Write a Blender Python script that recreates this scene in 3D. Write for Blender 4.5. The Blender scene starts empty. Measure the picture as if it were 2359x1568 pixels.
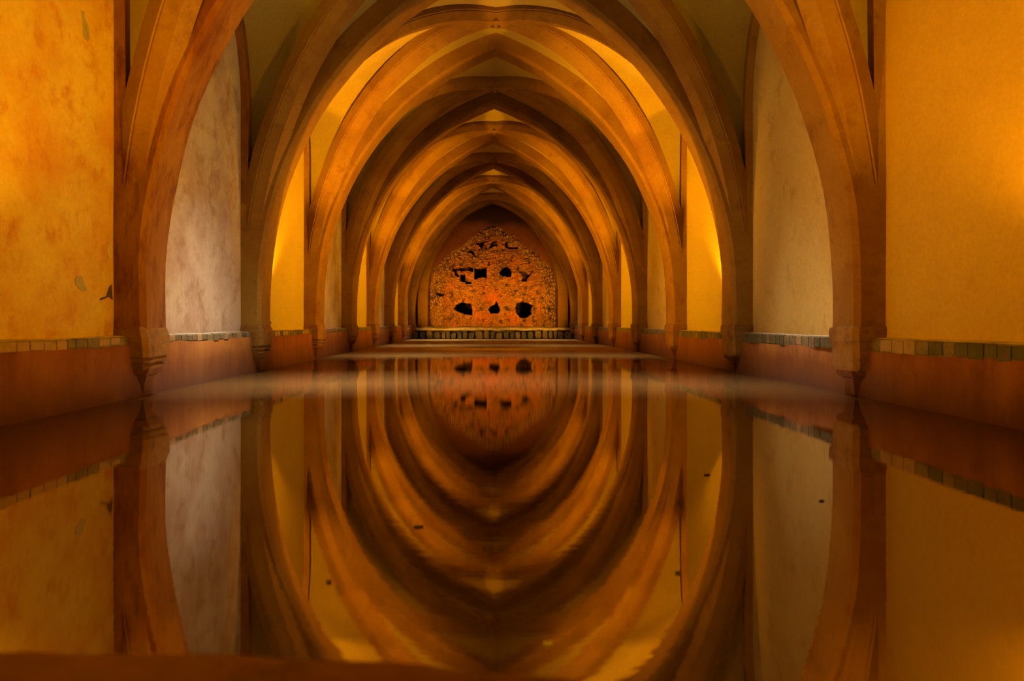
import bpy, math, random
from mathutils import Vector, noise

random.seed(7)
D = bpy.data
SC = bpy.context.scene
COL = SC.collection

# ------------------------------------------------------------------ camera
HE = 0.497            # eye height above the water (water at z = 0)
FPX = 1800.0          # focal length in pixels of the 2359 x 1568 frame
IW, IH = 2359.0, 1568.0
VPX, VPY = 1131.0, 742.0
cam_d = D.cameras.new('camera')
cam_d.sensor_fit = 'HORIZONTAL'
cam_d.sensor_width = 36.0
cam_d.lens = FPX / IW * 36.0
cam_d.shift_x = (IW / 2 - VPX) / IW
cam_d.shift_y = -(IH / 2 - VPY) / IW
cam_d.clip_start = 0.02
cam_d.dof.use_dof = True
cam_d.dof.focus_distance = 9.0
cam_d.dof.aperture_fstop = 3.8
cam = D.objects.new('camera', cam_d)
cam.location = (-0.057, 0.0, HE)
cam.rotation_euler = (math.pi / 2, 0, 0)
COL.objects.link(cam)
SC.camera = cam

# ------------------------------------------------------------------ world, exposure
wd = D.worlds.new('world')
SC.world = wd
wd.use_nodes = True
wd.node_tree.nodes['Background'].inputs[0].default_value = (0.62, 0.76, 1.0, 1)
wd.node_tree.nodes['Background'].inputs[1].default_value = 0.6
SC.view_settings.view_transform = 'Standard'
SC.view_settings.look = 'None'
SC.view_settings.gamma = 1.0
SC.view_settings.use_curve_mapping = False
SC.view_settings.exposure = -0.5
SC.cycles.max_bounces = 6
SC.cycles.diffuse_bounces = 4
SC.cycles.glossy_bounces = 3
SC.cycles.use_adaptive_sampling = True
SC.cycles.adaptive_threshold = 0.06
SC.cycles.adaptive_min_samples = 16
SC.cycles.time_limit = 1050.0
SC.cycles.use_denoising = True
SC.cycles.sample_clamp_indirect = 6.0

AMBER = (1.0, 0.425, 0.006)
LAMP_W = 100.0
UP_W = 1200.0
SKY_W = 2500.0

# ------------------------------------------------------------------ proportions of the hall
W = 2.40              # pool wall, half width
WW = 2.51             # upper wall, half width
YA, L = 5.27, 2.58    # first pier pair in view, bay length
YE = YA + 7 * L       # far end of the pool
YB = -2.6             # wall behind the camera
ZL = 0.404            # ledge top
ZTOP = 4.75
T_C, T_R, T_S = 0.529 * W, 1.494 * W, HE + 0.10 * W     # transverse arch circle
T_A = T_R - T_C
T_T = 0.19            # half width of a transverse arch
Z_BOSS = HE + 1.45 * W
Z_SPLIT = HE + 0.42 * W   # up to here the ribs are one pier
F_ST, F_TOP = HE + 0.88 * W, HE + 1.40 * W              # wall rib: straight up to, crown


# ------------------------------------------------------------------ helpers
def link(o, parent=None):
    COL.objects.link(o)
    if parent is not None:
        o.parent = parent
    return o


def mesh(name, verts, faces, mat, parent=None, smooth=False):
    me = D.meshes.new(name)
    me.from_pydata([tuple(v) for v in verts], [], faces)
    me.validate()
    me.update()
    if smooth:
        me.shade_smooth()
    if mat is not None:
        me.materials.append(mat)
    return link(D.objects.new(name, me), parent)


def empty(name, loc=(0, 0, 0)):
    o = D.objects.new(name, None)
    o.location = loc
    o.empty_display_size = 0.2
    return link(o)


def tag(o, label, cat=None, group=None, kind=None):
    o['label'] = label
    if cat:
        o['category'] = cat
    if group:
        o['group'] = group
    if kind:
        o['kind'] = kind
    return o


class MB:
    """collects vertices and faces of one part"""
    def __init__(self):
        self.v, self.f = [], []

    def add(self, vs, fs):
        b = len(self.v)
        self.v += [Vector(p) for p in vs]
        self.f += [tuple(i + b for i in f) for f in fs]

    def box(self, x0, x1, y0, y1, z0, z1):
        self.add([(x0, y0, z0), (x1, y0, z0), (x1, y1, z0), (x0, y1, z0),
                  (x0, y0, z1), (x1, y0, z1), (x1, y1, z1), (x0, y1, z1)],
                 [(0, 3, 2, 1), (4, 5, 6, 7), (0, 1, 5, 4), (1, 2, 6, 5), (2, 3, 7, 6), (3, 0, 4, 7)])

    def loft(self, rings, close=False, cap=True):
        n = len(rings[0])
        vs = [p for r in rings for p in r]
        fs = []
        for i in range(len(rings) - 1):
            for j in range(n if close else n - 1):
                k = (j + 1) % n
                fs.append((i * n + j, i * n + k, (i + 1) * n + k, (i + 1) * n + j))
        if cap:
            fs.append(tuple(range(n - 1, -1, -1)))
            fs.append(tuple((len(rings) - 1) * n + j for j in range(n)))
        self.add(vs, fs)

    def build(self, name, mat, parent=None, smooth=False, wob=0.0, freq=2.5):
        if wob:
            for p in self.v:
                q = p * freq
                p += Vector((noise.noise(q), noise.noise(q + Vector((31, 5, 9))), noise.noise(q + Vector((3, 57, 21))))) * wob
        return mesh(name, self.v, self.f, mat, parent, smooth)


# ------------------------------------------------------------------ materials
def nodes_of(name):
    m = D.materials.new(name)
    m.use_nodes = True
    nt = m.node_tree
    return m, nt, nt.nodes, nt.links, nt.nodes['Principled BSDF']


def ramp(n, pts):
    r = n.new('ShaderNodeValToRGB')
    e = r.color_ramp.elements
    while len(e) < len(pts):
        e.new(0.5)
    for i, (p, c) in enumerate(pts):
        e[i].position = p
        e[i].color = (c, c, c, 1) if isinstance(c, float) else (*c, 1)
    return r


def noise_tex(n, l, pos, scale, detail=5, rough=0.6, vec=(1, 1, 1), off=(0, 0, 0), dist=0.0):
    mp = n.new('ShaderNodeMapping')
    mp.inputs['Scale'].default_value = vec
    mp.inputs['Location'].default_value = off
    l.new(pos, mp.inputs['Vector'])
    t = n.new('ShaderNodeTexNoise')
    t.inputs['Scale'].default_value = scale
    t.inputs['Detail'].default_value = detail
    t.inputs['Roughness'].default_value = rough
    t.inputs['Distortion'].default_value = dist
    l.new(mp.outputs[0], t.inputs['Vector'])
    return t.outputs['Fac']


def mixc(n, l, fac, a, b, mode='MIX'):
    m = n.new('ShaderNodeMix')
    m.data_type = 'RGBA'
    m.blend_type = mode
    if isinstance(fac, float):
        m.inputs['Factor'].default_value = fac
    else:
        l.new(fac, m.inputs['Factor'])
    for s, v in (('A', a), ('B', b)):
        i = [k for k in m.inputs if k.name == s and k.type == 'RGBA'][0]
        if isinstance(v, tuple):
            i.default_value = (*v, 1)
        else:
            l.new(v, i)
    return [k for k in m.outputs if k.type == 'RGBA'][0]


def plaster(name, base, blotch, stain, s1=1.2, s2=5.0, amt=1.0, stain_lo=0.56, stain_hi=0.74,
            bump=0.25, off=(0, 0, 0), vec=(1, 1, 1), rough=0.85, fine=40.0, damp=None):
    m, nt, n, l, b = nodes_of(name)
    base, blotch, stain = (tuple(k * 0.78 for k in q) for q in (base, blotch, stain))
    pos = n.new('ShaderNodeNewGeometry').outputs['Position']
    f1 = ramp(n, [(0.40, 0.0), (0.64, amt)])
    l.new(noise_tex(n, l, pos, s1, 4, 0.62, vec, off, 0.1), f1.inputs[0])
    c = mixc(n, l, f1.outputs[0], base, blotch)
    f2 = ramp(n, [(stain_lo, 0.0), (stain_hi, 0.85 * amt)])
    l.new(noise_tex(n, l, pos, s2, 5, 0.7, vec, tuple(k + 13.7 for k in off), 0.15), f2.inputs[0])
    c = mixc(n, l, f2.outputs[0], c, stain)
    g = noise_tex(n, l, pos, fine, 2, 0.6, vec, off)
    f3 = ramp(n, [(0.3, 0.92), (0.7, 1.04)])
    l.new(g, f3.inputs[0])
    c = mixc(n, l, 1.0, c, f3.outputs[0], 'MULTIPLY')
    if damp is not None:      # wet tide mark above the water with a ragged edge
        sp = n.new('ShaderNodeSeparateXYZ')
        l.new(pos, sp.inputs[0])
        ad = n.new('ShaderNodeMath')
        ad.operation = 'MULTIPLY_ADD'
        ad.inputs[1].default_value = 0.22
        l.new(noise_tex(n, l, pos, 3.0, 5, 0.6, (1, 1, 0.3)), ad.inputs[0])
        l.new(sp.outputs['Z'], ad.inputs[2])
        fd = ramp(n, [(0.12, 1.0), (damp, 0.0)])
        l.new(ad.outputs[0], fd.inputs[0])
        c = mixc(n, l, fd.outputs[0], c, (0.07, 0.022, 0.006))
    l.new(c, b.inputs['Base Color'])
    b.inputs['Roughness'].default_value = rough
    b.inputs['Specular IOR Level'].default_value = 0.2
    bp = n.new('ShaderNodeBump')
    bp.inputs['Strength'].default_value = bump
    bp.inputs['Distance'].default_value = 0.02
    l.new(noise_tex(n, l, pos, 9.0, 3, 0.5, vec, off), bp.inputs['Height'])
    l.new(bp.outputs[0], b.inputs['Normal'])
    return m


M = {}
M['wall_patchy'] = plaster('wall_patchy', (0.58, 0.43, 0.08), (0.52, 0.29, 0.04), (0.46, 0.19, 0.02), 1.6, 5.0, 1.0, 0.52, 0.68, 0.2)
M['wall_plain'] = plaster('wall_plain', (0.52, 0.41, 0.07), (0.50, 0.365, 0.055), (0.43, 0.28, 0.04), 0.8, 3.0, 0.8, 0.60, 0.85, 0.06, (5, 3, 1))
M['wall_orange'] = plaster('wall_orange', (0.55, 0.37, 0.06), (0.51, 0.325, 0.045), (0.43, 0.25, 0.03), 0.9, 3.0, 0.8, 0.58, 0.85, 0.08, (5, 3, 1))
M['wall_grey'] = plaster('wall_grey', (0.60, 0.50, 0.37), (0.50, 0.36, 0.26), (0.36, 0.22, 0.11), 2.2, 4.2, 1.0, 0.5, 0.68, 0.5, (2, 8, 1))
M['wall_tan'] = plaster('wall_tan', (0.62, 0.46, 0.15), (0.56, 0.39, 0.105), (0.38, 0.23, 0.05), 1.4, 4.0, 0.9, 0.56, 0.75, 0.35, (9, 4, 2))
M['web'] = plaster('web', (0.42, 0.31, 0.06), (0.37, 0.255, 0.05), (0.28, 0.16, 0.025), 1.1, 3.5, 0.8, 0.58, 0.85, 0.15)
M['rib'] = plaster('rib', (0.30, 0.16, 0.02), (0.25, 0.115, 0.012), (0.15, 0.055, 0.005), 1.8, 5.0, 1.0, 0.55, 0.78, 0.3)
M['rib_worn'] = plaster('rib_worn', (0.30, 0.135, 0.018), (0.20, 0.066, 0.008), (0.12, 0.03, 0.004), 2.2, 7.0, 1.0, 0.48, 0.66, 0.6, (4, 0, 2), (1, 1, 0.35))
M['basin'] = plaster('basin', (0.30, 0.11, 0.010), (0.22, 0.066, 0.007), (0.13, 0.034, 0.005), 2.0, 5.0, 1.0, 0.5, 0.72, 0.5, (1, 2, 7), (1, 1, 0.5), damp=0.44)
M['base'] = plaster('base', (0.28, 0.145, 0.02), (0.21, 0.09, 0.012), (0.11, 0.038, 0.006), 2.4, 6.0, 1.0, 0.5, 0.7, 0.5)
M['ledge'] = plaster('ledge', (0.58, 0.48, 0.34), (0.42, 0.32, 0.20), (0.25, 0.17, 0.08), 3.0, 8.0, 1.0, 0.5, 0.7, 0.5)
M['tile_dark'] = plaster('tile_dark', (0.10, 0.085, 0.035), (0.075, 0.075, 0.03), (0.15, 0.10, 0.045), 8.0, 20.0, 1.0, 0.5, 0.7, 0.5)
M['tile_mid'] = plaster('tile_mid', (0.21, 0.15, 0.065), (0.14, 0.11, 0.05), (0.09, 0.07, 0.03), 8.0, 18.0, 1.0, 0.5, 0.66, 0.5)
M['tile_light'] = plaster('tile_light', (0.34, 0.22, 0.10), (0.29, 0.19, 0.085), (0.15, 0.10, 0.04), 7.0, 18.0, 1.0, 0.55, 0.72, 0.5)
M['patch'] = plaster('patch', (0.36, 0.30, 0.15), (0.30, 0.25, 0.12), (0.2, 0.16, 0.08), 9.0, 20.0)
M['chip'] = plaster('chip', (0.60, 0.50, 0.30), (0.50, 0.38, 0.2), (0.3, 0.2, 0.1), 12.0, 25.0)
M['crack'] = plaster('crack', (0.10, 0.06, 0.03), (0.07, 0.04, 0.02), (0.13, 0.06, 0.03), 12.0, 25.0)
M['kerb'] = plaster('kerb', (0.50, 0.24, 0.07), (0.40, 0.17, 0.05), (0.18, 0.08, 0.025), 6.0, 9.0, 1.0, 0.52, 0.7, 0.4)
M['bench'] = plaster('bench', (0.52, 0.40, 0.15), (0.42, 0.31, 0.11), (0.13, 0.10, 0.04), 3.0, 8.0, 1.0, 0.5, 0.7, 0.6)


def water_material():
    m, nt, n, l, b = nodes_of('water')
    n.remove(b)
    out = n['Material Output']
    pos = n.new('ShaderNodeNewGeometry').outputs['Position']
    bp = n.new('ShaderNodeBump')
    bp.inputs['Strength'].default_value = 0.007
    bp.inputs['Distance'].default_value = 0.02
    l.new(noise_tex(n, l, pos, 9.0, 5, 0.6, (0.5, 2.2, 1)), bp.inputs['Height'])
    gl = n.new('ShaderNodeBsdfGlossy')
    gl.inputs['Color'].default_value = (0.97, 0.88, 0.74, 1)
    gl.inputs['Roughness'].default_value = 0.003
    l.new(bp.outputs[0], gl.inputs['Normal'])
    df = n.new('ShaderNodeBsdfDiffuse')
    l.new(mixc(n, l, noise_tex(n, l, pos, 2.2, 6, 0.6, (0.6, 2.0, 1)), (0.05, 0.024, 0.008), (0.085, 0.042, 0.015)), df.inputs['Color'])
    fr = n.new('ShaderNodeFresnel')
    fr.inputs['IOR'].default_value = 1.33
    fac = n.new('ShaderNodeMath')
    fac.operation = 'MULTIPLY_ADD'
    fac.inputs[1].default_value = 0.42
    fac.inputs[2].default_value = 0.43
    l.new(fr.outputs[0], fac.inputs[0])
    mx = n.new('ShaderNodeMixShader')
    l.new(fac.outputs[0], mx.inputs[0])
    l.new(df.outputs[0], mx.inputs[1])
    l.new(gl.outputs[0], mx.inputs[2])
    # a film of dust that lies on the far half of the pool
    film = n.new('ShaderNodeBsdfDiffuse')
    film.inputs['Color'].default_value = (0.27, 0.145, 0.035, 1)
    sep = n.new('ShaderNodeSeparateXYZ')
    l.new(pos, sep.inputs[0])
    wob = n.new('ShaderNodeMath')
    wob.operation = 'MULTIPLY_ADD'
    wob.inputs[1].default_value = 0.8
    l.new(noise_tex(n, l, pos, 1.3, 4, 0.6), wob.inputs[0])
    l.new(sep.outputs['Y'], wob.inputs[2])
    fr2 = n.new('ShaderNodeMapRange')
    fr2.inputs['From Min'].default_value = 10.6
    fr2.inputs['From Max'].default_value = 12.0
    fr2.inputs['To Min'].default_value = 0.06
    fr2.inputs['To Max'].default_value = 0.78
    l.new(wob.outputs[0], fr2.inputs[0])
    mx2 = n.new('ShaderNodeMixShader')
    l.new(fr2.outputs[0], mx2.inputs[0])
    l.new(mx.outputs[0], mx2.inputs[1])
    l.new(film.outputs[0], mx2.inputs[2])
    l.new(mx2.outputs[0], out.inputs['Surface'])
    return m


M['water'] = water_material()


def simple(name, col, rough=0.6, metal=0.0, emit=None, strength=0.0):
    m, nt, n, l, b = nodes_of(name)
    pos = n.new('ShaderNodeNewGeometry').outputs['Position']
    f = noise_tex(n, l, pos, 30.0, 3)
    l.new(mixc(n, l, f, tuple(c * 0.8 for c in col), tuple(min(1, c * 1.15) for c in col)), b.inputs['Base Color'])
    b.inputs['Roughness'].default_value = rough
    b.inputs['Metallic'].default_value = metal
    if emit:
        b.inputs['Emission Color'].default_value = (*emit, 1)
        b.inputs['Emission Strength'].default_value = strength
    return m


M['lamp_body'] = simple('lamp_body', (0.12, 0.09, 0.06), 0.5, 0.6)
M['lamp_glass'] = simple('lamp_glass', (0.8, 0.6, 0.3), 0.3, 0.0, AMBER, 3.0)
M['leaf_dark'] = simple('leaf_dark', (0.07, 0.045, 0.02), 0.7)
M['leaf_pale'] = simple('leaf_pale', (0.75, 0.68, 0.5), 0.7)


def vcol_material():
    m, nt, n, l, b = nodes_of('rubble')
    a = n.new('ShaderNodeVertexColor')
    a.layer_name = 'stone'
    pos = n.new('ShaderNodeNewGeometry').outputs['Position']
    f = ramp(n, [(0.3, 0.72), (0.7, 1.15)])
    l.new(noise_tex(n, l, pos, 16.0, 6, 0.7), f.inputs[0])
    l.new(mixc(n, l, 1.0, a.outputs[0], f.outputs[0], 'MULTIPLY'), b.inputs['Base Color'])
    b.inputs['Roughness'].default_value = 0.9
    b.inputs['Specular IOR Level'].default_value = 0.15
    return m


M['rubble'] = vcol_material()

# ------------------------------------------------------------------ curves of the ribs
NT = 26


def t_curve(d):
    """half of a transverse arch, offset d outwards: list of (x, z) from the base to the crown"""
    pts = []
    r = T_R + d
    a1 = math.acos(T_C / r)
    for i in range(NT + 1):
        a = a1 * i / NT
        pts.append((r * math.cos(a) - T_C, T_S + r * math.sin(a)))
    return pts


D_Y0 = 0.10           # the diagonals leave the pier this far from its middle
D_X0 = T_A + 0.03
D_RUN = math.hypot(D_X0, L / 2 - D_Y0)
D_RISE = Z_BOSS - T_S


def d_point(a, d):
    """quarter ellipse of a diagonal: angle a from the spring, offset d; returns run from the boss, height"""
    x, z = D_RUN * math.cos(a), D_RISE * math.sin(a)
    nx, nz = math.cos(a) / D_RUN, math.sin(a) / D_RISE
    k = math.hypot(nx, nz)
    return x + nx / k * d, T_S + z + nz / k * d


F_RUN = L / 2 - T_T


def f_point(a, d):
    x, z = F_RUN * math.cos(a), (F_TOP - F_ST) * math.sin(a)
    nx, nz = math.cos(a) / F_RUN, math.sin(a) / (F_TOP - F_ST)
    k = math.hypot(nx, nz)
    return x + nx / k * d, F_ST + z + nz / k * d


T_PROF = [(-T_T, 0.30), (-T_T, 0.035), (-T_T + 0.03, 0.0), (T_T - 0.03, 0.0), (T_T, 0.035), (T_T, 0.30)]
D_PROF = [(-0.13, 0.22), (-0.13, 0.105), (-0.121, 0.099), (-0.121, 0.086), (-0.108, 0.066), (-0.065, 0.0), (0.065, 0.0),
          (0.108, 0.066), (0.121, 0.086), (0.121, 0.099), (0.13, 0.105), (0.13, 0.22)]
F_PROF = [(WW + 0.05, 0.0), (WW - 0.075, 0.0), (WW - 0.075, 0.16), (WW - 0.02, 0.17)]


def wob(p, amp=0.012, f=1.7):
    q = Vector(p) * f
    return Vector(p) + Vector((noise.noise(q), noise.noise(q + Vector((9, 4, 1))), noise.noise(q + Vector((2, 8, 33))))) * amp


def transverse_rings(y0, lo, hi, side):
    """rings of one half of a transverse arch between heights lo and hi (of the intrados)"""
    cs = [t_curve(d) for _, d in T_PROF]
    rings = []
    if lo < T_S:
        for z in (lo, (lo + T_S) / 2):
            rings.append([wob((side * (T_A + d), y0 + s, z)) for s, d in T_PROF])
    for i in range(NT + 1):
        zi = cs[2][i][1]
        if lo - 1e-6 <= zi <= hi + 1e-6:
            rings.append([wob((side * cs[j][i][0], y0 + T_PROF[j][0], cs[j][i][1])) for j in range(len(T_PROF))])
    return rings


# the ring of the sweep nearest the split height is shared by pier and arch
_tc = t_curve(0.0)
Z_SPLIT = min((p[1] for p in _tc), key=lambda z: abs(z - Z_SPLIT))
DA_SPLIT = math.asin((Z_SPLIT - T_S) / D_RISE)


def diag_rings(yb, sx, sy, lo, a0, a1, n=22):
    """half a diagonal rib of the bay centred on yb, from pier corner (sx, sy) to the boss"""
    u = Vector((sx * D_X0, sy * (L / 2 - D_Y0), 0)).normalized()
    w = Vector((-u.y, u.x, 0))
    rings = []
    if lo is not None:
        for z in (lo, (lo + T_S) / 2):
            rings.append([wob(u * (D_RUN + d) + w * s + Vector((0, yb, z)), 0.008) for s, d in D_PROF])
    for i in range(n + 1):
        a = a0 + (a1 - a0) * i / n
        ring = []
        for s, d in D_PROF:
            x, z = d_point(a, d)
            ring.append(wob(u * x + w * s + Vector((0, yb, z)), 0.008))
        rings.append(ring)
    return rings


# ------------------------------------------------------------------ bays
BAYS = list(range(-1, 7))                     # bay k lies between piers k and k + 1


def bay_mid(k):
    return YA + (k + 0.5) * L


LIT = {-1, 1, 3, 5}                           # bays with amber floodlights; the others have roof lights, added ones in the last
ORD = {-1: 'nearest', 0: 'first', 1: 'second', 2: 'third', 3: 'fourth', 4: 'fifth', 5: 'sixth', 6: 'seventh', 7: 'eighth'}

# ------------------------------------------------------------------ structure: water, walls, vault
mb = MB()
nx, ny = 8, 60
vs = [(-W - 0.12 + (2 * W + 0.24) * i / nx, YB + (YE + 0.6 - YB) * j / ny, 0.0) for j in range(ny + 1) for i in range(nx + 1)]
fs = [(j * (nx + 1) + i, j * (nx + 1) + i + 1, (j + 1) * (nx + 1) + i + 1, (j + 1) * (nx + 1) + i) for j in range(ny) for i in range(nx)]
mb.add(vs, fs)
o = mb.build('pool_water', M['water'])
tag(o, 'still murky brown water mirroring the arches along the hall', 'water', kind='stuff')

Y0W = YB
for side, nm in ((-1, 'left'), (1, 'right')):
    root = empty('wall_' + nm, (side * WW, YA, 0))
    tag(root, 'plastered %s wall of the vaulted bath' % nm, kind='structure')
    inv = Vector((-side * WW, -YA, 0))

    def put(ob):
        ob.location = inv
        return ob
    spans = [(-3, Y0W, YA - L)] + [(k, YA + k * L, YA + (k + 1) * L) for k in BAYS]
    for k, y0, y1 in spans:
        if k in (-3, -1):
            mat = M['wall_patchy'] if side < 0 else M['wall_orange']
        elif k == 0:
            mat = M['wall_grey'] if side < 0 else M['wall_tan']
        elif k in LIT:
            mat = M['wall_plain']
        else:
            mat = M['wall_grey'] if side < 0 else M['wall_tan']
        if k == 6:
            y1 += 0.6
        b = MB()
        nyy, nzz = 14, 22
        rows = []
        for a in range(nzz + 1):
            z = 0.30 + (ZTOP - 0.30) * a / nzz
            rows.append([(side * (WW + 0.003 * noise.noise(Vector((side * 3, (y0 + (y1 - y0) * c / nyy) * 0.9, z * 0.9)))),
                          y0 + (y1 - y0) * c / nyy, z) for c in range(nyy + 1)])
        b.loft(rows, cap=False)
        ob = put(b.build('wall_panel', mat, root, True))
    zt = ZL if side < 0 else ZL - 0.012
    th = 0.055 if side < 0 else 0.080
    b = MB()
    nyy = 110
    rows = []
    for x, z in ((W + 0.02, -0.45), (W + 0.0, -0.02), (W + 0.005, 0.18), (W, zt - th), (W + 0.03, zt - th + 0.002)):
        rows.append([wob((side * x, Y0W + (YE - Y0W) * c / nyy, z), 0.02, 2.2) for c in range(nyy + 1)])
    b.loft(rows, cap=False)
    put(b.build('basin_wall', M['basin'], root, True))
    b = MB()
    rows = []
    for x, z in ((W + 0.03, zt - 0.012), (W + 0.03, zt), (WW + 0.05, zt + 0.008)):
        rows.append([wob((side * x, Y0W + (YE - Y0W) * c / nyy, z), 0.008, 3.0) for c in range(nyy + 1)])
    b.loft(rows, cap=False)
    ledge = put(b.build('ledge', M['ledge'], root, True))
    b = MB()
    rows = []
    for x, z in ((W + 0.02, zt - th - 0.015), (W + 0.014, zt - th), (W + 0.014, zt - 0.008), (W + 0.034, zt - 0.001)):
        rows.append([wob((side * x, Y0W + (YE - Y0W) * c / nyy, z), 0.008, 3.0) for c in range(nyy + 1)])
    b.loft(rows, cap=False)
    b.build('ledge_face', M['tile_mid'], ledge, True)
    # the row of little tiles along the ledge, one by one as far as they can be told apart
    y = 2.75
    rnd = random.Random(11 + side)
    run = 0
    while y < 10.4:
        wdt = rnd.uniform(0.09, 0.15)
        if all(abs(y + wdt / 2 - (YA + k * L)) > T_T + 0.09 for k in range(-1, 4)):
            if run <= 0:
                run = rnd.choice((1, 1, 2, 2, 3))
                cur = rnd.choice(('tile_dark', 'tile_dark', 'tile_mid', 'tile_light') if side > 0 else
                                 ('tile_dark', 'tile_mid', 'tile_mid', 'tile_light'))
            run -= 1
            hgt = th * rnd.uniform(0.80, 1.12)
            pr = rnd.uniform(0.0, 0.003)
            b = MB()
            x0, x1 = W + 0.004 - pr, W + 0.03
            g = 0.004
            z1 = zt - 0.004 + rnd.uniform(-0.004, 0.003)
            q = [(x0 + 0.004, z1 - hgt), (x0, z1 - hgt + 0.006), (x0, z1 - 0.006), (x0 + 0.006, z1), (x1, z1), (x1, z1 - hgt)]
            yy = [y + g + rnd.uniform(0, 0.004), y + wdt - g]
            b.loft([[(side * px, yv, pz + rnd.uniform(-0.003, 0.003)) for px, pz in q] for yv in yy], close=True)
            ob = b.build('tile', M[cur], ledge)
        y += wdt

    # stains and old repairs with a shape of their own
    def patch(yc, zc, pts, mat, thick=0.0015):
        bb = MB()
        front = [(side * (WW - 0.003 - thick), yc + p, zc + q) for p, q in pts]
        back = [(side * (WW + 0.02), yc + p, zc + q) for p, q in pts]
        bb.loft([back, front], close=True)
        put(bb.build('plaster_patch', M[mat], root))
    if side < 0:
        def at(px, py):      # a point of the left wall seen in the photo -> its place on the wall
            yy = FPX * (WW - 0.057) / (VPX - px)
            return yy, HE + (VPY - py) * yy / FPX

        def pp(poly, mat):
            q = [at(*p) for p in poly]
            cy, cz = sum(p[0] for p in q) / len(q), sum(p[1] for p in q) / len(q)
            patch(cy, cz, [(p[0] - cy, p[1] - cz) for p in q], mat)
        pp([(186, 24), (192, 26), (196, 46), (203, 62), (206, 92), (200, 94), (190, 84), (189, 58)], 'patch')
        pp([(172, 642), (178, 635), (187, 637), (192, 650), (199, 668), (190, 672), (180, 664), (172, 654)], 'patch')
        pp([(247, 558), (253, 556), (256, 572), (255, 592), (250, 596), (246, 580)], 'chip')
        pp([(251, 660), (256, 655), (258, 690), (250, 683), (240, 688), (229, 692), (232, 686), (244, 682)], 'crack')

# wall behind the camera and flat roof over the entrance
b = MB()
b.box(-WW - 0.1, WW + 0.1, YB - 0.2, YB, -0.4, ZTOP)
tag(b.build('wall_front', M['wall_plain']), 'plain plaster wall at the entrance end behind the viewer', kind='structure')
b = MB()
b.box(-WW - 0.1, WW + 0.1, YB - 0.2, YA - L + 0.2, 4.35, ZTOP)
tag(b.build('ceiling_entrance', M['web']), 'flat plaster ceiling over the entrance end', kind='structure')

# vault webs
SH_X0, SH_X1, SH_Y, SH_O = 1.00, 1.45, 0.23, -0.30         # light shafts of the roof lights
WEB, WEB_T = 0.125, 0.20
FR = [0.5 - 0.5 * math.cos(math.pi * i / 30) for i in range(31)]


def d_at(fr):
    """diagonal web line at a fraction of its height: run, z"""
    a = math.asin(min(1.0, fr))
    return d_point(a, WEB)


def t_at(fr):
    zc = T_S + math.sqrt((T_R + WEB_T) ** 2 - T_C ** 2)
    z = T_S + fr * (zc - T_S)
    return math.sqrt(max(0, (T_R + WEB_T) ** 2 - (z - T_S) ** 2)) - T_C, z


def f_at(fr):
    zt_ = F_TOP + 0.10
    z = T_S + fr * (zt_ - T_S)
    if z <= F_ST:
        return F_RUN + 0.10, z
    return (F_RUN + 0.10) * math.sqrt(max(0, 1 - ((z - F_ST) / (zt_ - F_ST)) ** 2)), z


def ruled(A, B, n=14):
    vs_, fs_ = [], []
    m_ = len(A)
    for i in range(m_):
        for j in range(n + 1):
            vs_.append(wob(A[i].lerp(B[i], j / n), 0.02, 1.1))
    for i in range(m_ - 1):
        for j in range(n):
            fs_.append((i * (n + 1) + j, i * (n + 1) + j + 1, (i + 1) * (n + 1) + j + 1, (i + 1) * (n + 1) + j))
    return vs_, fs_


def in_shaft(c, yb):
    return SH_X0 < abs(c.x) < SH_X1 and abs(c.y - yb - SH_O) < SH_Y


for k in BAYS:
    yb = bay_mid(k)
    root = empty('ceiling', (0, yb, Z_BOSS))
    tag(root, 'plaster vault cells over the %s bay of the hall' % ORD[k], kind='structure')
    off = Vector((0, -yb, -Z_BOSS))
    u0 = Vector((D_X0, L / 2 - D_Y0, 0)).normalized()
    dl = [d_at(f) for f in FR]
    for sx in (-1, 1):                        # side cells
        b = MB()
        for sy in (-1, 1):
            A = [Vector((sx * (WW - 0.03), yb + sy * f_at(f)[0], f_at(f)[1])) for f in FR]
            B = [Vector((sx * u0.x * r, yb + sy * u0.y * r, z)) for r, z in dl]
            v_, f_ = ruled(A, B)
            if k not in LIT:
                f_ = [q for q in f_ if not in_shaft(sum((v_[i] for i in q), Vector()) / 4, yb)]
            b.add(v_, f_)
        b.build('vault_cell', M['web'], root, True).location = off
    for sy in (-1, 1):                        # cells towards the next arches
        b = MB()
        for sx in (-1, 1):
            A = [Vector((sx * t_at(f)[0], yb + sy * (L / 2 - 0.1), t_at(f)[1])) for f in FR]
            B = [Vector((sx * u0.x * r, yb + sy * u0.y * r, z)) for r, z in dl]
            b.add(*ruled(A, B))
        b.build('vault_cell', M['web'], root, True).location = off
    if k not in LIT:               # shafts of the roof lights
        for sx in (-1, 1):
            b = MB()
            yh = yb + SH_O
            q = [(sx * SH_X0, yh - SH_Y), (sx * SH_X1, yh - SH_Y), (sx * SH_X1, yh + SH_Y), (sx * SH_X0, yh + SH_Y)]
            b.loft([[(x, y_, z) for x, y_ in q] for z in (4.0, 5.05)], close=True, cap=False)
            b.build('light_shaft', M['web'], root).location = off
            ld = D.lights.new('daylight', 'AREA')
            ld.shape = 'RECTANGLE'
            ld.size = SH_X1 - SH_X0 - 0.02
            ld.size_y = 2 * SH_Y - 0.02
            ld.color = (1.0, 0.93, 0.81)
            ld.energy = SKY_W * (1.0 if sx < 0 else 0.62) * {0: 1.0, 2: 0.16, 4: 0.18, 6: 0.35}[k]  # last bay's roof lights are added to tint the end wall
            lo = D.objects.new('daylight', ld)
            lo.location = (sx * (SH_X0 + SH_X1) / 2, yh, 5.0)
            link(lo)

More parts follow.
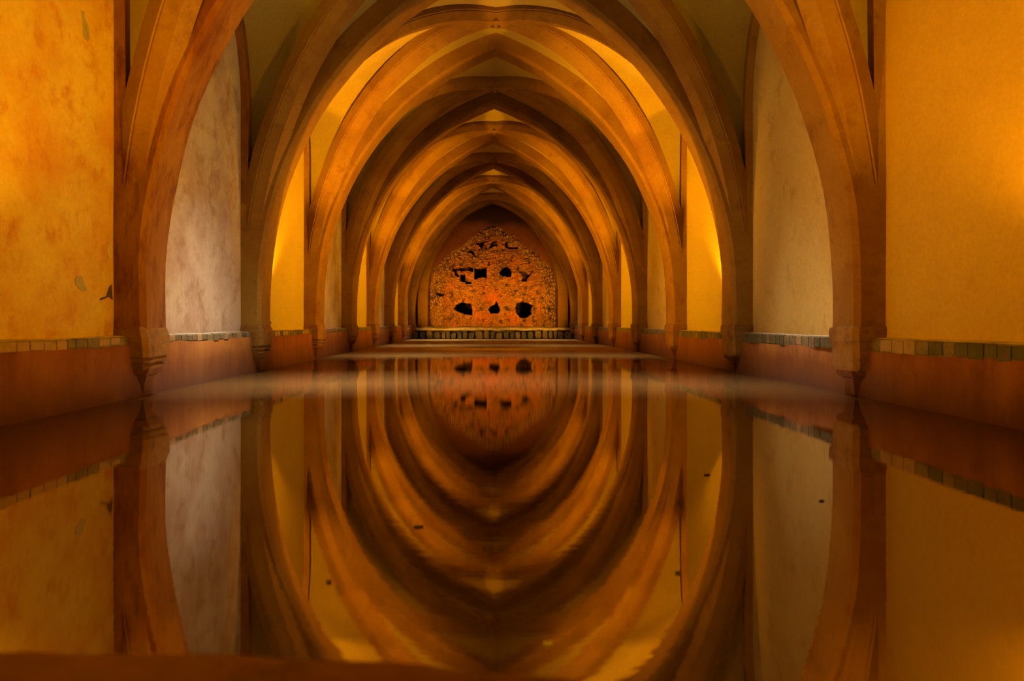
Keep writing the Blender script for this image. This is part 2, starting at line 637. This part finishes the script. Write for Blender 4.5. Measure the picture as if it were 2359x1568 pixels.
b = MB()
b.box(-WW - 0.1, WW + 0.1, YA - L, YE + 0.8, 5.06, 5.2)
for s in (-1, 1):
    b.box(s * (WW + 0.02), s * (WW + 0.12), YB, YE + 0.8, ZTOP - 0.01, 5.07)
b.box(-WW - 0.1, WW + 0.1, YA - L - 0.1, YA - L, ZTOP - 0.01, 5.07)
tag(b.build('ceiling_roof', M['web']), 'masonry over the vault', kind='structure')

# ------------------------------------------------------------------ piers
def make_pier(k, side):
    y0 = YA + k * L
    sn = 'left' if side < 0 else 'right'
    root = empty('pier', (side * W, y0, 0.0))
    off = Vector((-side * W, -y0, 0))
    mat = M['rib_worn'] if (side < 0 and k <= 0) else M['rib']
    zb = 0.40

    def fin(b, name, m, parent=root, wb=0.0, sm=False):
        ob = b.build(name, m, parent, sm, wb, 3.0)
        ob.location = off if parent is root else (0, 0, 0)
        return ob
    b = MB()
    b.loft(transverse_rings(y0, zb, Z_SPLIT, side), close=True)
    fin(b, 'shaft', mat)
    for sy in (-1, 1):
        # foot of the diagonal that leaves into the bay on the sy side
        yb = y0 + sy * L / 2
        b = MB()
        b.loft(diag_rings(yb, side, -sy, zb, 0.0, DA_SPLIT, 8), close=True)
        fin(b, 'rib_foot', mat)
        b = MB()
        rings = [[wob((side * x, yb - sy * (F_RUN + d), z), 0.006) for x, d in F_PROF] for z in (zb, 0.8, 1.2, Z_SPLIT)]
        b.loft(rings, close=True)
        fin(b, 'wall_shaft', mat)
    # base block with its mouldings
    b = MB()
    e = 0.022
    if side < 0:
        prof = [(0.465, 0.0, 0.0), (0.445, 0.3 * e, 0.5 * e), (0.425, 0.012, 0.012), (0.40, e, 0.7 * e), (0.275, e, 0.0), (0.262, 0.1 * e, -0.02),
                (0.250, 0.9 * e, -0.01), (0.235, 0.7 * e, -0.02), (0.225, -0.4 * e, -0.035), (0.21, 0.5 * e, -0.03), (0.19, 0.0, -0.05)]
    else:
        prof = [(0.475, 0.0, 0.0), (0.462, 0.8 * e, 0.8 * e), (0.44, e, e), (0.40, e, 0.8 * e), (0.372, e, 0.8 * e), (0.360, 0.5 * e, 0.3 * e),
                (0.30, 0.4 * e, 0.2 * e), (0.20, 0.2 * e, 0.0), (0.17, 0.0, -0.03)]
    rings = []
    for z, ex, ey in prof:
        x_in, hw = T_A - ex, T_T + ey
        rings.append([(side * (WW + 0.02), y0 - hw, z), (side * (x_in + 0.03), y0 - hw, z), (side * x_in, y0 - hw + 0.04, z),
                      (side * x_in, y0 + hw - 0.04, z), (side * (x_in + 0.03), y0 + hw, z), (side * (WW + 0.02), y0 + hw, z)])
    b.loft(rings, close=True)
    fin(b, 'base_block', M['base'], wb=0.012)
    # corbel tapering back into the pool wall
    b = MB()
    zt_ = 0.195 if side < 0 else 0.175
    rings = []
    for z, dx, hw in ((zt_, 0.085, 0.145), (zt_ - 0.035, 0.075, 0.15), (zt_ - 0.05, 0.05, 0.12), (zt_ - 0.055, 0.055, 0.10),
                      (zt_ - 0.11, 0.03, 0.06), (zt_ - 0.17, 0.01, 0.025), (zt_ - 0.19, -0.01, 0.015)):
        rings.append([(side * (W + 0.05), y0 - hw, z), (side * (W - dx), y0 - hw * 0.8, z), (side * (W - dx), y0 + hw * 0.8, z), (side * (W + 0.05), y0 + hw, z)])
    b.loft(rings, close=True)
    fin(b, 'corbel', M['basin'], wb=0.01)
    if k < 0:
        lab = 'rib-bundle stone pier on the %s beside the viewer, before the first pier' % sn
    elif k == 0:
        lab = ('large worn brown stone pier on the left, between the mottled orange and grey walls' if side < 0 else
               'large brown stone pier on the right, between the plain orange and tan walls')
    else:
        names = {1: 'second', 2: 'third', 3: 'fourth', 4: 'fifth', 5: 'sixth', 6: 'seventh', 7: 'eighth and last'}
        lab = '%s stone pier from the front along the %s edge of the pool' % (names[k], sn)
    tag(root, lab, 'pier', 'rib-bundle piers along the pool')
    return root


for k in range(-1, 8):
    for side in (-1, 1):
        make_pier(k, side)

# ------------------------------------------------------------------ transverse arches
for k in range(-1, 8):
    y0 = YA + k * L
    root = empty('transverse_arch', (0, y0, Z_SPLIT))
    mat = M['rib']
    for side in (-1, 1):
        b = MB()
        b.loft(transverse_rings(y0, Z_SPLIT, 9, side), close=True)
        ob = b.build('arch_half', M['rib_worn'] if (k <= 0 and side < 0) else mat, root)
        ob.location = (0, -y0, -Z_SPLIT)
    names = {-1: 'pointed cross arch just above the viewer, before the first pair of piers',
             0: 'pointed cross arch on the first and largest pair of piers',
             1: 'pointed cross arch on the second pair of piers, before the bright yellow vault',
             2: 'dark pointed cross arch on the third pair of piers, behind the bright yellow vault',
             3: 'pointed cross arch on the fourth pair of piers from the front',
             4: 'pointed cross arch on the fifth pair of piers from the front',
             5: 'pointed cross arch on the sixth pair of piers from the front',
             6: 'dark pointed cross arch on the seventh pair of piers, before the last arch',
             7: 'last pointed cross arch, standing directly before the rubble end wall'}
    tag(root, names[k], 'arch', 'pointed arches across the hall')

# ------------------------------------------------------------------ diagonal ribs with their crossing
for k in BAYS:
    yb = bay_mid(k)
    root = empty('diagonal_ribs', (0, yb, Z_BOSS))
    off = Vector((0, -yb, -Z_BOSS))
    for sx in (-1, 1):
        for sy in (-1, 1):
            b = MB()
            b.loft(diag_rings(yb, sx, sy, None, DA_SPLIT, math.pi / 2), close=True)
            b.build('rib', M['rib'], root).location = off
    b = MB()
    rings = []
    for z, r in ((-0.022, 0.05), (-0.018, 0.085), (0.0, 0.11), (0.05, 0.11)):
        rings.append([(r * math.cos(t * math.pi / 8), yb + r * math.sin(t * math.pi / 8), Z_BOSS + z) for t in range(16)])
    b.loft(rings, close=True)
    boss = b.build('boss', M['rib'], root)
    boss.location = off
    for s in (-1, 1):
        b = MB()
        b.add([(s * 0.02, yb - 0.05, Z_BOSS - 0.024), (s * 0.055, yb - 0.03, Z_BOSS - 0.024), (s * 0.06, yb + 0.04, Z_BOSS - 0.024), (s * 0.015, yb + 0.03, Z_BOSS - 0.024),
               (s * 0.02, yb - 0.05, Z_BOSS), (s * 0.055, yb - 0.03, Z_BOSS), (s * 0.06, yb + 0.04, Z_BOSS), (s * 0.015, yb + 0.03, Z_BOSS)],
              [(0, 1, 2, 3), (0, 1, 5, 4), (1, 2, 6, 5), (2, 3, 7, 6), (3, 0, 4, 7)])
        b.build('boss_mark', M['crack'], boss)
    how = 'floodlit yellow' if k in LIT else 'dim brown'
    tag(root, 'diagonal ribs crossing under the %s vault of the %s bay%s' % (how, ORD[k], '' if k < 0 else ' past the first piers'),
        'vault ribs', 'diagonal ribs of the vault')

# ------------------------------------------------------------------ wall ribs
for k in BAYS:
    yb = bay_mid(k)
    for side in (-1, 1):
        rings = []
        pts = []
        for sy in (-1, 1):
            half = []
            for z in (Z_SPLIT, (Z_SPLIT + F_ST) / 2):
                half.append([(x, sy * (F_RUN + d), z) for x, d in F_PROF])
            for i in range(15):
                a = math.pi / 2 * i / 14
                half.append([(x, sy * f_point(a, d)[0], f_point(a, d)[1]) for x, d in F_PROF])
            pts.append(half)
        allr = pts[0] + pts[1][::-1][1:]
        b = MB()
        b.loft([[wob((side * x, yb + y_, z), 0.008) for x, y_, z in r] for r in allr], close=True)
        mat = M['rib_worn'] if (side < 0 and k <= 0) else M['rib']
        ob = b.build('wall_rib', mat)
        tag(ob, 'wall rib arching over the %s wall panel of the %s bay%s' % ('left' if side < 0 else 'right', ORD[k], '' if k < 0 else ' past the first piers'),
            'wall rib', 'wall ribs along the sides')

# ------------------------------------------------------------------ far end wall
PXM = FPX / (YE + 0.5)        # pixels per metre there
CX = 1137.0
OUT = [(-0.2, 1.97), (1.19, 1.97), (1.45, 1.92), (1.66, 1.80), (2.03, 1.42), (2.29, 1.02), (2.55, 0.72), (2.75, 0.46), (2.87, 0.24), (2.93, 0.0)]


def rub_hw(h):
    for (h0, w0), (h1, w1) in zip(OUT, OUT[1:]):
        if h0 <= h <= h1:
            return w0 + (w1 - w0) * (h - h0) / (h1 - h0)
    return 0.0 if h > 0 else 1.97


def zp(pts):                   # photo crop of the end wall -> metres on that wall
    return [((930 + x / 4.481 - CX) / PXM, HE + (VPY - (460 + y / 4.48)) / PXM) for x, y in pts]


HOLES = [zp(p) for p in (
    [(525, 1130), (550, 1080), (600, 1062), (700, 1070), (712, 1130), (715, 1188), (640, 1180), (570, 1155)],
    [(882, 1130), (905, 1095), (945, 1085), (965, 1050), (985, 1080), (1003, 1140), (985, 1172), (905, 1172)],
    [(1160, 1110), (1180, 1065), (1220, 1050), (1290, 1065), (1342, 1090), (1322, 1135), (1335, 1185), (1270, 1215), (1215, 1215), (1165, 1160)],
    [(735, 705), (800, 712), (865, 690), (865, 800), (810, 800), (735, 822)],
    [(988, 748), (1030, 705), (1065, 685), (1105, 710), (1127, 750), (1110, 795), (1030, 790)],
    [(590, 780), (642, 765), (642, 850), (590, 842)])]
CRACKS = [zp(p) for p in (
    [(500, 705), (560, 712), (640, 690), (725, 700), (720, 735), (620, 735), (560, 740), (575, 790), (545, 785), (535, 745), (500, 730)],
    [(1195, 735), (1240, 725), (1290, 770), (1345, 735), (1300, 800), (1275, 845), (1225, 835), (1240, 780)],
    [(690, 460), (760, 440), (815, 430), (880, 425), (830, 450), (805, 520), (785, 465), (740, 455)],
    [(655, 535), (700, 520), (735, 545), (750, 585), (700, 560)],
    [(925, 430), (965, 420), (970, 480), (940, 470), (895, 520), (900, 490)],
    [(1050, 450), (1085, 425), (1080, 480), (1190, 490), (1170, 505), (1060, 490)],
    [(340, 965), (400, 955), (430, 970), (400, 985), (345, 978)],
    [(630, 845), (720, 850), (715, 870), (640, 868)],
    [(800, 275), (870, 260), (1050, 280), (1040, 295), (900, 275), (810, 290)])]
RED = zp([(940, 1010)])[0]


def inside(p, poly):
    x, y = p
    c = False
    j = len(poly) - 1
    for i in range(len(poly)):
        if (poly[i][1] > y) != (poly[j][1] > y) and x < (poly[j][0] - poly[i][0]) * (y - poly[i][1]) / (poly[j][1] - poly[i][1]) + poly[i][0]:
            c = not c
        j = i
    return c


def lerp3(a, b_, t):
    t = max(0.0, min(1.0, t))
    return tuple(p + (q - p) * t for p, q in zip(a, b_))


NX, NZ = 330, 300
X0_, X1_, Z0_, Z1_ = -2.7, 2.7, 0.20, 4.9
verts, cols = [], []
for j in range(NZ + 1):
    z = Z0_ + (Z1_ - Z0_) * j / NZ
    for i in range(NX + 1):
        x = X0_ + (X1_ - X0_) * i / NX
        h = z - HE
        jx = x + 0.05 * noise.noise(Vector((x * 5, 3, z * 5)))
        jz = z + 0.05 * noise.noise(Vector((x * 5, 9, z * 5)))
        edge = (rub_hw(h + 0.06 * noise.noise(Vector((x * 4, 1, z * 4)))) - abs(x)) if h < 2.93 else -1
        edge += 0.05 * noise.noise(Vector((x * 7, 5, z * 7)))
        y = YE + 0.50
        n1 = noise.noise(Vector((x * 1.6, 2, z * 1.6)))
        if edge < 0:          # smooth purple-brown plaster round the rubble
            c = lerp3((0.21, 0.075, 0.06), (0.15, 0.05, 0.045), 0.5 + n1)
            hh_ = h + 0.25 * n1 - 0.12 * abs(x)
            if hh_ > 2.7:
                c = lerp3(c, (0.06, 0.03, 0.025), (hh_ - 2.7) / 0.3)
            y += 0.012 * n1
        else:
            sc_ = 11.0
            cell = noise.voronoi(Vector((jx * sc_ * (1.35 if edge < 0.4 else 0.9), 0.5, jz * sc_ * (0.8 if edge < 0.4 else 1.25))))
            dd = cell[0]
            gap = dd[1] - dd[0]
            idv = noise.noise(cell[1][0] * 7.3)
            rough = noise.fractal(Vector((x * 6, 3, z * 6)), 0.8, 2.0, 5)
            y += 0.05 - 0.05 * min(1.0, gap * 2.2) + 0.03 * idv + 0.045 * rough
            c = lerp3((0.42, 0.19, 0.095), (0.27, 0.12, 0.075), 0.5 + 0.8 * idv + 0.25 * rough)
            c = lerp3(c, (0.48, 0.16, 0.05), 0.7 * max(0, noise.noise(Vector((x * 2.3 + 9, 4, z * 2.3))) * 2))
            if edge < 0.45:
                c = lerp3(c, (0.48, 0.28, 0.17), 0.6)
            mort = 1 - min(1.0, gap * 4.0)
            sel = noise.noise(Vector((x * 1.9, 17, z * 1.9)))
            c = lerp3(c, (0.07, 0.04, 0.025), min(1.0, mort * (0.85 + 0.9 * sel if edge < 0.5 else 0.25 + 1.0 * sel)))
            c = lerp3(c, (0.07, 0.045, 0.03), max(0.0, rough - 0.3) * 2.2)
            c = lerp3(c, (0.24, 0.12, 0.085), 0.8 * (1 - edge / 0.10) if edge < 0.10 else 0.0)
            dr = math.hypot(x - RED[0], (z - RED[1]) * 0.8)
            c = lerp3((0.50, 0.13, 0.04), c, dr / 0.42 + 0.25)
            pj = (jx, jz)
            if any(inside(pj, q) for q in CRACKS):
                y += 0.16
                c = lerp3(c, (0.035, 0.025, 0.018), 0.85)
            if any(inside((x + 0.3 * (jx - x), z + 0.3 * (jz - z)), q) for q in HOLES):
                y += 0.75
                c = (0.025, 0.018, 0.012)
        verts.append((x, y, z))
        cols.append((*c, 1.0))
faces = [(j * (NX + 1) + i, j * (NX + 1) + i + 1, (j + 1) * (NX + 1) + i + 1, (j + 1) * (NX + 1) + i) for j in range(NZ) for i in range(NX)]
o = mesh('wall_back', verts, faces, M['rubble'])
ca = o.data.color_attributes.new('stone', 'FLOAT_COLOR', 'POINT')
ca.data.foreach_set('color', [v for c in cols for v in c])
tag(o, 'far end wall of rough rubble with dark holes under a pointed arch', kind='structure')

# arch round the rubble at the end wall
b = MB()
R2, C2, S2 = 1.02 * W, 0.20 * W, HE + 0.32 * W
for side in (-1, 1):
    rings = []
    P = [(YE + 0.26, 0.30), (YE + 0.26, 0.0), (YE + 0.47, -0.03), (YE + 0.58, 0.0), (YE + 0.58, 0.30)]
    for z in (0.30, 0.9):
        rings.append([wob((side * (R2 - C2 + d), y_, z)) for y_, d in P])
    for i in range(21):
        r = []
        for y_, d in P:
            a = math.acos(C2 / (R2 + d)) * i / 20
            r.append(wob((side * ((R2 + d) * math.cos(a) - C2), y_, S2 + (R2 + d) * math.sin(a) * 1.19)))
        rings.append(r)
    b.loft(rings, close=True)
o = b.build('end_arch', M['rib'])
tag(o, 'slim pointed arch set against the rubble end wall', 'arch')

# low stone bench in front of the end wall
root = empty('stone_bench', (0, YE + 0.2, 0))
b = MB()
rows = []
for y_, z in ((YE - 0.06, 0.255), (YE - 0.08, 0.29), (YE - 0.04, 0.325), (YE + 0.2, 0.345), (YE + 0.6, 0.365)):
    rows.append([wob((-2.46 + 4.92 * i / 60, y_, z), 0.035, 4.0) for i in range(61)])
b.loft(rows, cap=False)
b.build('bench_slab', M['bench'], root, True).location = (0, -(YE + 0.2), 0)
rnd = random.Random(5)
b = MB()
b.box(-2.6, 2.6, YE + 0.16, YE + 0.62, -0.3, 0.31)
b.build('bench_core', M['tile_dark'], root).location = (0, -(YE + 0.2), 0)
x = -2.42
while x < 2.3:
    wdt = rnd.uniform(0.13, 0.26)
    hh = rnd.uniform(0.20, 0.29)
    b = MB()
    rings = []
    for (s, yy) in ((0.72, YE - 0.06 - rnd.uniform(0, 0.05)), (0.97, YE - 0.02), (1.0, YE + 0.2)):
        r = []
        for t in range(10):
            a = 2 * math.pi * t / 10
            r.append(wob((x + wdt / 2 + 0.5 * wdt * s * 0.96 * math.copysign(abs(math.cos(a)) ** 0.6, math.cos(a)), yy,
                          hh / 2 - 0.02 + hh / 2 * s * math.copysign(abs(math.sin(a)) ** 0.6, math.sin(a))), 0.02, 9))
        rings.append(r)
    b.loft(rings, close=True)
    b.build('stone', M[rnd.choice(('tile_dark', 'tile_mid', 'tile_dark'))], root).location = (0, -(YE + 0.2), 0)
    x += wdt
tag(root, 'low mossy stone bench along the foot of the rubble end wall', 'bench')

# ------------------------------------------------------------------ floodlights on the ledges, behind the piers; entrance pair is added fill
def floodlight(k, side):
    y0 = YA + k * L + 0.36
    root = empty('floodlight', (side * (W + 0.05), y0, ZL))
    d = Vector((-side * 0.90, 0.34, 0.28)).normalized()
    if k == 6:
        d = Vector((-side * 0.5, 0.78, 0.22)).normalized()
    z_ = d
    x_ = Vector((0, 0, 1)).cross(z_).normalized()
    y_ = z_.cross(x_)

    def P(a, b_, c):
        return x_ * a + y_ * b_ + z_ * c + Vector((0, 0, 0.09))
    b = MB()
    b.loft([[P(sx * r, sy * r * 0.8, c) for sx, sy in ((-1, -1), (1, -1), (1, 1), (-1, 1))] for c, r in ((-0.04, 0.03), (0.0, 0.055), (0.02, 0.055))], close=True)
    body = b.build('housing', M['lamp_body'], root)
    b = MB()
    b.loft([[P(sx * 0.05, sy * 0.04, c) for sx, sy in ((-1, -1), (1, -1), (1, 1), (-1, 1))] for c in (0.0205, 0.024)], close=True)
    b.build('lens', M['lamp_glass'], body)
    b = MB()
    b.box(-0.035, 0.035, -0.03, 0.03, 0.0, 0.012)
    b.box(-0.008, 0.008, -0.008, 0.008, 0.01, 0.08)
    b.build('bracket', M['lamp_body'], root)
    ld = D.lights.new('flood', 'AREA')
    ld.shape = 'RECTANGLE'
    ld.size, ld.size_y = 0.11, 0.09
    ld.color = AMBER
    ld.spread = math.radians(64)
    ld.energy = LAMP_W * {-2: 0.7, -1: 0.9, 1: 1.0, 3: 0.9, 5: 0.7, 6: 0.40}[k] * (1.0 if k > 0 else 0.48 if side < 0 else 0.58)
    lo = D.objects.new('flood', ld)
    lo.location = root.location + P(0, 0, 0.03)
    lo.rotation_euler = d.to_track_quat('-Z', 'Y').to_euler()
    link(lo)
    # the second head throws its beam steeply up into the vault
    u = Vector((-side * 0.10, 0.40, 1.0)).normalized()
    p = Vector((-side * (0.08 if k > 0 else 0.18), -0.10, 0.10))
    x2 = Vector((1, 0, 0)) - u * u.x
    x2.normalize()
    y2 = u.cross(x2)
    b = MB()
    b.loft([[p + x2 * (r * math.cos(t * math.pi / 6)) + y2 * (r * math.sin(t * math.pi / 6)) + u * c for t in range(12)]
            for c, r in ((-0.05, 0.02), (-0.02, 0.034), (0.0, 0.036))], close=True)
    head = b.build('spot_head', M['lamp_body'], root)
    b = MB()
    b.loft([[p + x2 * (0.03 * math.cos(t * math.pi / 6)) + y2 * (0.03 * math.sin(t * math.pi / 6)) + u * c for t in range(12)]
            for c in (0.0005, 0.003)], close=True)
    b.build('lens', M['lamp_glass'], head)
    for aim, ang, bl, pw in ((Vector((-side * 0.20, 0.24, 1.0)), 49, 0.10, 0.55), (Vector((0.0, 0.52 if k > 0 else 0.8, 1.0)), 60, 0.6 if k > 0 else 1.0, 0.8 if k > 0 else 0.4)):
        aim.normalize()
        ud = D.lights.new('uplight', 'SPOT')
        ud.spot_size = math.radians(ang)
        ud.spot_blend = bl
        ud.shadow_soft_size = 0.03
        ud.color = AMBER
        ud.energy = UP_W * pw * {-2: 0.0, -1: 0.9, 1: 1.2, 3: 1.0, 5: 0.8, 6: 0.15}[k]
        uo = D.objects.new('uplight', ud)
        uo.location = root.location + p + u * 0.04
        uo.rotation_euler = aim.to_track_quat('-Z', 'Y').to_euler()
        link(uo)
    tag(root, 'small floodlight on the %s ledge %s' % ('left' if side < 0 else 'right',
        {-2: 'added out of view as fill for the kerb', -1: 'hidden behind the near pier', 1: 'second', 3: 'fourth', 5: 'sixth', 6: 'seventh'}[k]), 'floodlight', 'amber floodlights on the ledges')


for k in (-2, -1, 1, 3, 5, 6):  # entrance pair is unseen, added to brighten the kerb; no pier stands there
    for side in (-1, 1):
        floodlight(k, side)

# ------------------------------------------------------------------ near kerb under the camera and bits floating on the water
b = MB()
rows = []
edge = [(-1.6, 0.735), (-0.60, 0.705), (-0.30, 0.695), (-0.12, 0.680), (0.00, 0.645), (0.06, 0.61), (0.10, 0.56), (0.12, 0.48)]
zt_ = HE - 0.288
fine = []
for (xa, ya), (xb, yb_) in zip(edge, edge[1:]):
    for t in range(6):
        fine.append((xa + (xb - xa) * t / 6, ya + (yb_ - ya) * t / 6))
fine.append(edge[-1])
top_in = [wob((x_, y_ - 0.02, zt_), 0.006, 9) for x_, y_ in fine]
rim = [wob((x_, y_, zt_ - 0.012), 0.006, 9) for x_, y_ in fine]
foot = [Vector((x_, y_ - 0.03, -0.3)) for x_, y_ in fine]
back = [Vector((min(x_, 0.0), 0.2, zt_)) for x_, y_ in fine]
b.loft([foot, rim, top_in, back], cap=False)
o = b.build('kerb_stone', M['kerb'], None, True)
tag(o, 'blurred brown stone kerb at the near edge of the pool, bottom left', 'kerb')

for px, py, ln, mat, lab in ((1263, 1483, 20, 'leaf_pale', 'pale fleck floating on the dark water near the bottom centre'),
                             (758, 1341, 12, 'leaf_dark', 'small dark leaf afloat on the left yellow vault reflection'),
                             (965, 1214, 22, 'leaf_dark', 'long dark leaf afloat on the lower yellow ring reflection'),
                             (1629, 1094, 14, 'leaf_dark', 'small dark leaf afloat on the right yellow wall reflection'),
                             (1893, 1154, 12, 'leaf_dark', 'small dark leaf afloat beside the tan wall reflection'),
                             (1563, 1320, 16, 'leaf_dark', 'small dark leaf afloat near the right pier reflection')):
    yw = FPX * HE / (py - VPY)
    xw = -0.057 + (px - VPX) / FPX * yw
    h = ln * yw / FPX / 2
    b = MB()
    n_ = 10
    top = [(h * math.cos(2 * math.pi * t / n_) * (1 + 0.2 * math.sin(3 * t)), h * 0.45 * math.sin(2 * math.pi * t / n_), 0.0035 + 0.001 * math.sin(2 * t)) for t in range(n_)]
    bot = [(0.8 * p[0], 0.8 * p[1], -0.001) for p in top]
    b.loft([bot, top], close=True)
    o = b.build('floating_leaf', M[mat])
    o.location = (xw, yw, 0)
    tag(o, lab, 'leaf', 'bits floating on the pool')
